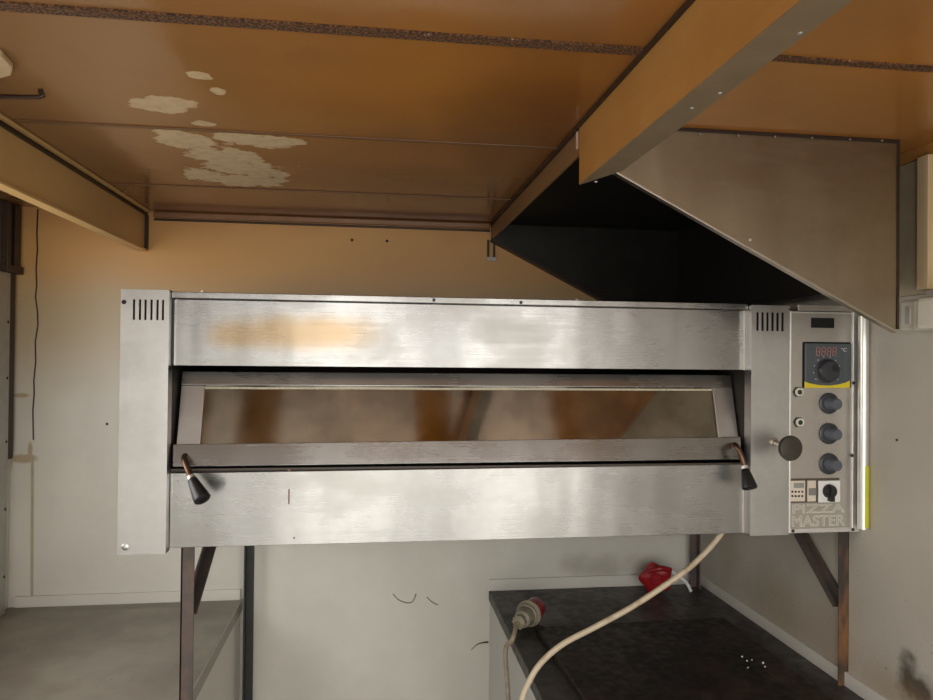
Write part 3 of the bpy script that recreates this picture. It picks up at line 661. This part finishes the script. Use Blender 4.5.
# ================================================================== SMALL THINGS
# conduit box on the right wall
xj = XR-.045
jy = lambda u: on(0, xj, u, 315).y
jz0, jz1 = on(0, xj, 905, 331).z, on(0, xj, 905, 300).z
jb = root('junction_box', (XR, 1.18, jz0), 'cream plastic junction box on the right wall at the hood corner', 'junction box')
ya, ym, yb3 = jy(899), jy(917), jy(917)-.09
MB().box(xj, XR-.0002, ym+.001, ya, jz0, jz1).build('body', plain('grey cream plastic', (.56, .53, .45), .4, 0, .08, 40), jb, bevel=.006)
MB().box(xj-.004, XR-.0002, yb3, ym, jz0+.001, jz1+.001).build('cover', M['cream'], jb, bevel=.007)
cy, cz = jy(908), (jz0+jz1)/2
MB().box(xj-.0012, xj+.001, cy-.006, cy+.006, cz-.016, cz+.016).build('label_plate', M['galv'], jb, bevel=.0008)
# dark hook bar and pale wood block at the top left of the ceiling
p = on(2, CE-.012, 2, 97); q = on(2, CE-.012, 39, 97)
hk = MB().tube([Vector((p.x-.03, p.y, CE-.012)), Vector((q.x, q.y, CE-.012)), Vector((q.x+.002, q.y, CE-.004)), Vector((q.x+.002, q.y, CE-.0005))], .0035, 10, 3).build('ceiling_hook', M['dark_brown'], smooth=True)
tag(hk, 'thin dark metal hook bar under the ceiling at the top left', 'hook')
A = [(-30, 40), (2, 57), (13, 69), (11, 76), (0, 79), (-30, 82)]
m = MB().prism([on(2, CE-.010, u, v) for u, v in A], (0, 0, .0095))
tag(m.build('ceiling_block', plain('pale cover', (.66, .50, .30), .4), bevel=.002), 'pale cream ceiling fitting cut off by the left photo edge', 'fitting')
# screws and holes in the walls
for i, (u, v, lab) in enumerate(((352, 240, 'left of two dark screws in the amber back wall above the oven'), (387, 241, 'right of two dark screws in the amber back wall above the oven'))):
    p = on(1, YB, u, v); tag(MB().lathe(p, (0, -1, 0), [(0, .0045), (.002, .004), (.003, .002)], 12).build('screw', M['dark_brown'], smooth=True), lab, 'screw')
p = on(1, YB, 107, 424); tag(MB().lathe(p, (0, -1, 0), [(0, .004), (.002, .003)], 12).build('screw', M['black']), 'small dark screw in the white back wall left of the oven', 'screw')
p = on(0, XR, 897, 440); tag(MB().lathe(p, (-1, 0, 0), [(0, .003), (.002, .002)], 12).build('screw', M['bronze']), 'tiny rusty screw in the right wall beside the control panel', 'screw')
# two thin curly dark threads stuck on the lower back wall
for pts, lab in (([(393, 594), (399, 600), (408, 603), (413, 601), (416, 594)], 'longer curled dark hair stuck to the white lower wall'), ([(427, 597), (432, 602), (438, 605)], 'short dark hair stuck to the white lower wall, right of the curled one')):
    tag(MB().tube([on(1, YB-.0012, u, v) for u, v in pts], .0011, 6, 5).build('loose_hair', M['dark_brown']), lab, 'hair')
pts = [(471, 650), (478, 644), (488, 642)]
tag(MB().tube([on(1, YB-.002, u, v) for u, v in pts], lambda t: .0009+.002*t*t, 6, 5).build('wire_end', M['bronze']), 'short brown wire end sticking out beside the black worktop unit', 'wire')

# ================================================================== LIGHT
wd = bpy.data.worlds.new('sky'); sc.world = wd; wd.use_nodes = True; nt = wd.node_tree; bg = nt.nodes['Background']
tc = nt.nodes.new('ShaderNodeTexCoord'); sp = nt.nodes.new('ShaderNodeSeparateXYZ'); nt.links.new(tc.outputs['Generated'], sp.inputs[0])
mr = nt.nodes.new('ShaderNodeMapRange'); mr.inputs['From Min'].default_value = -.5; mr.inputs['From Max'].default_value = .5; nt.links.new(sp.outputs['Z'], mr.inputs['Value'])
cr = nt.nodes.new('ShaderNodeValToRGB'); el = cr.color_ramp.elements
el[0].position = 0; el[0].color = (.60, .57, .52, 1); el[1].position = 1; el[1].color = (1.0, 1.0, 1.0, 1)
e = cr.color_ramp.elements.new(.47); e.color = (.72, .69, .63, 1); e = cr.color_ramp.elements.new(.53); e.color = (1.08, 1.05, 1.0, 1)
nt.links.new(mr.outputs[0], cr.inputs[0]); nt.links.new(cr.outputs[0], bg.inputs['Color']); bg.inputs['Strength'].default_value = 2.6
def portal(name, loc, rot, sx, sy):
    l = bpy.data.lights.new(name, 'AREA'); l.shape = 'RECTANGLE'; l.size = sx; l.size_y = sy; l.cycles.is_portal = True
    o = bpy.data.objects.new(name, l); COL.objects.link(o); o.location = loc; o.rotation_euler = rot
portal('hatch_daylight', ((hx0+hx1)/2, YF-.02, (hz0+hz1)/2), (math.radians(90), 0, 0), hx1-hx0, hz1-hz0)
portal('window_daylight', (XL-.02, (wy0+wy1)/2, (wz0+wz1)/2), (0, math.radians(-90), 0), wz1-wz0, wy1-wy0)
vs = sc.view_settings; vs.view_transform = 'Standard'; vs.look = 'None'; vs.gamma = 1; vs.use_curve_mapping = False; vs.exposure = 1.02
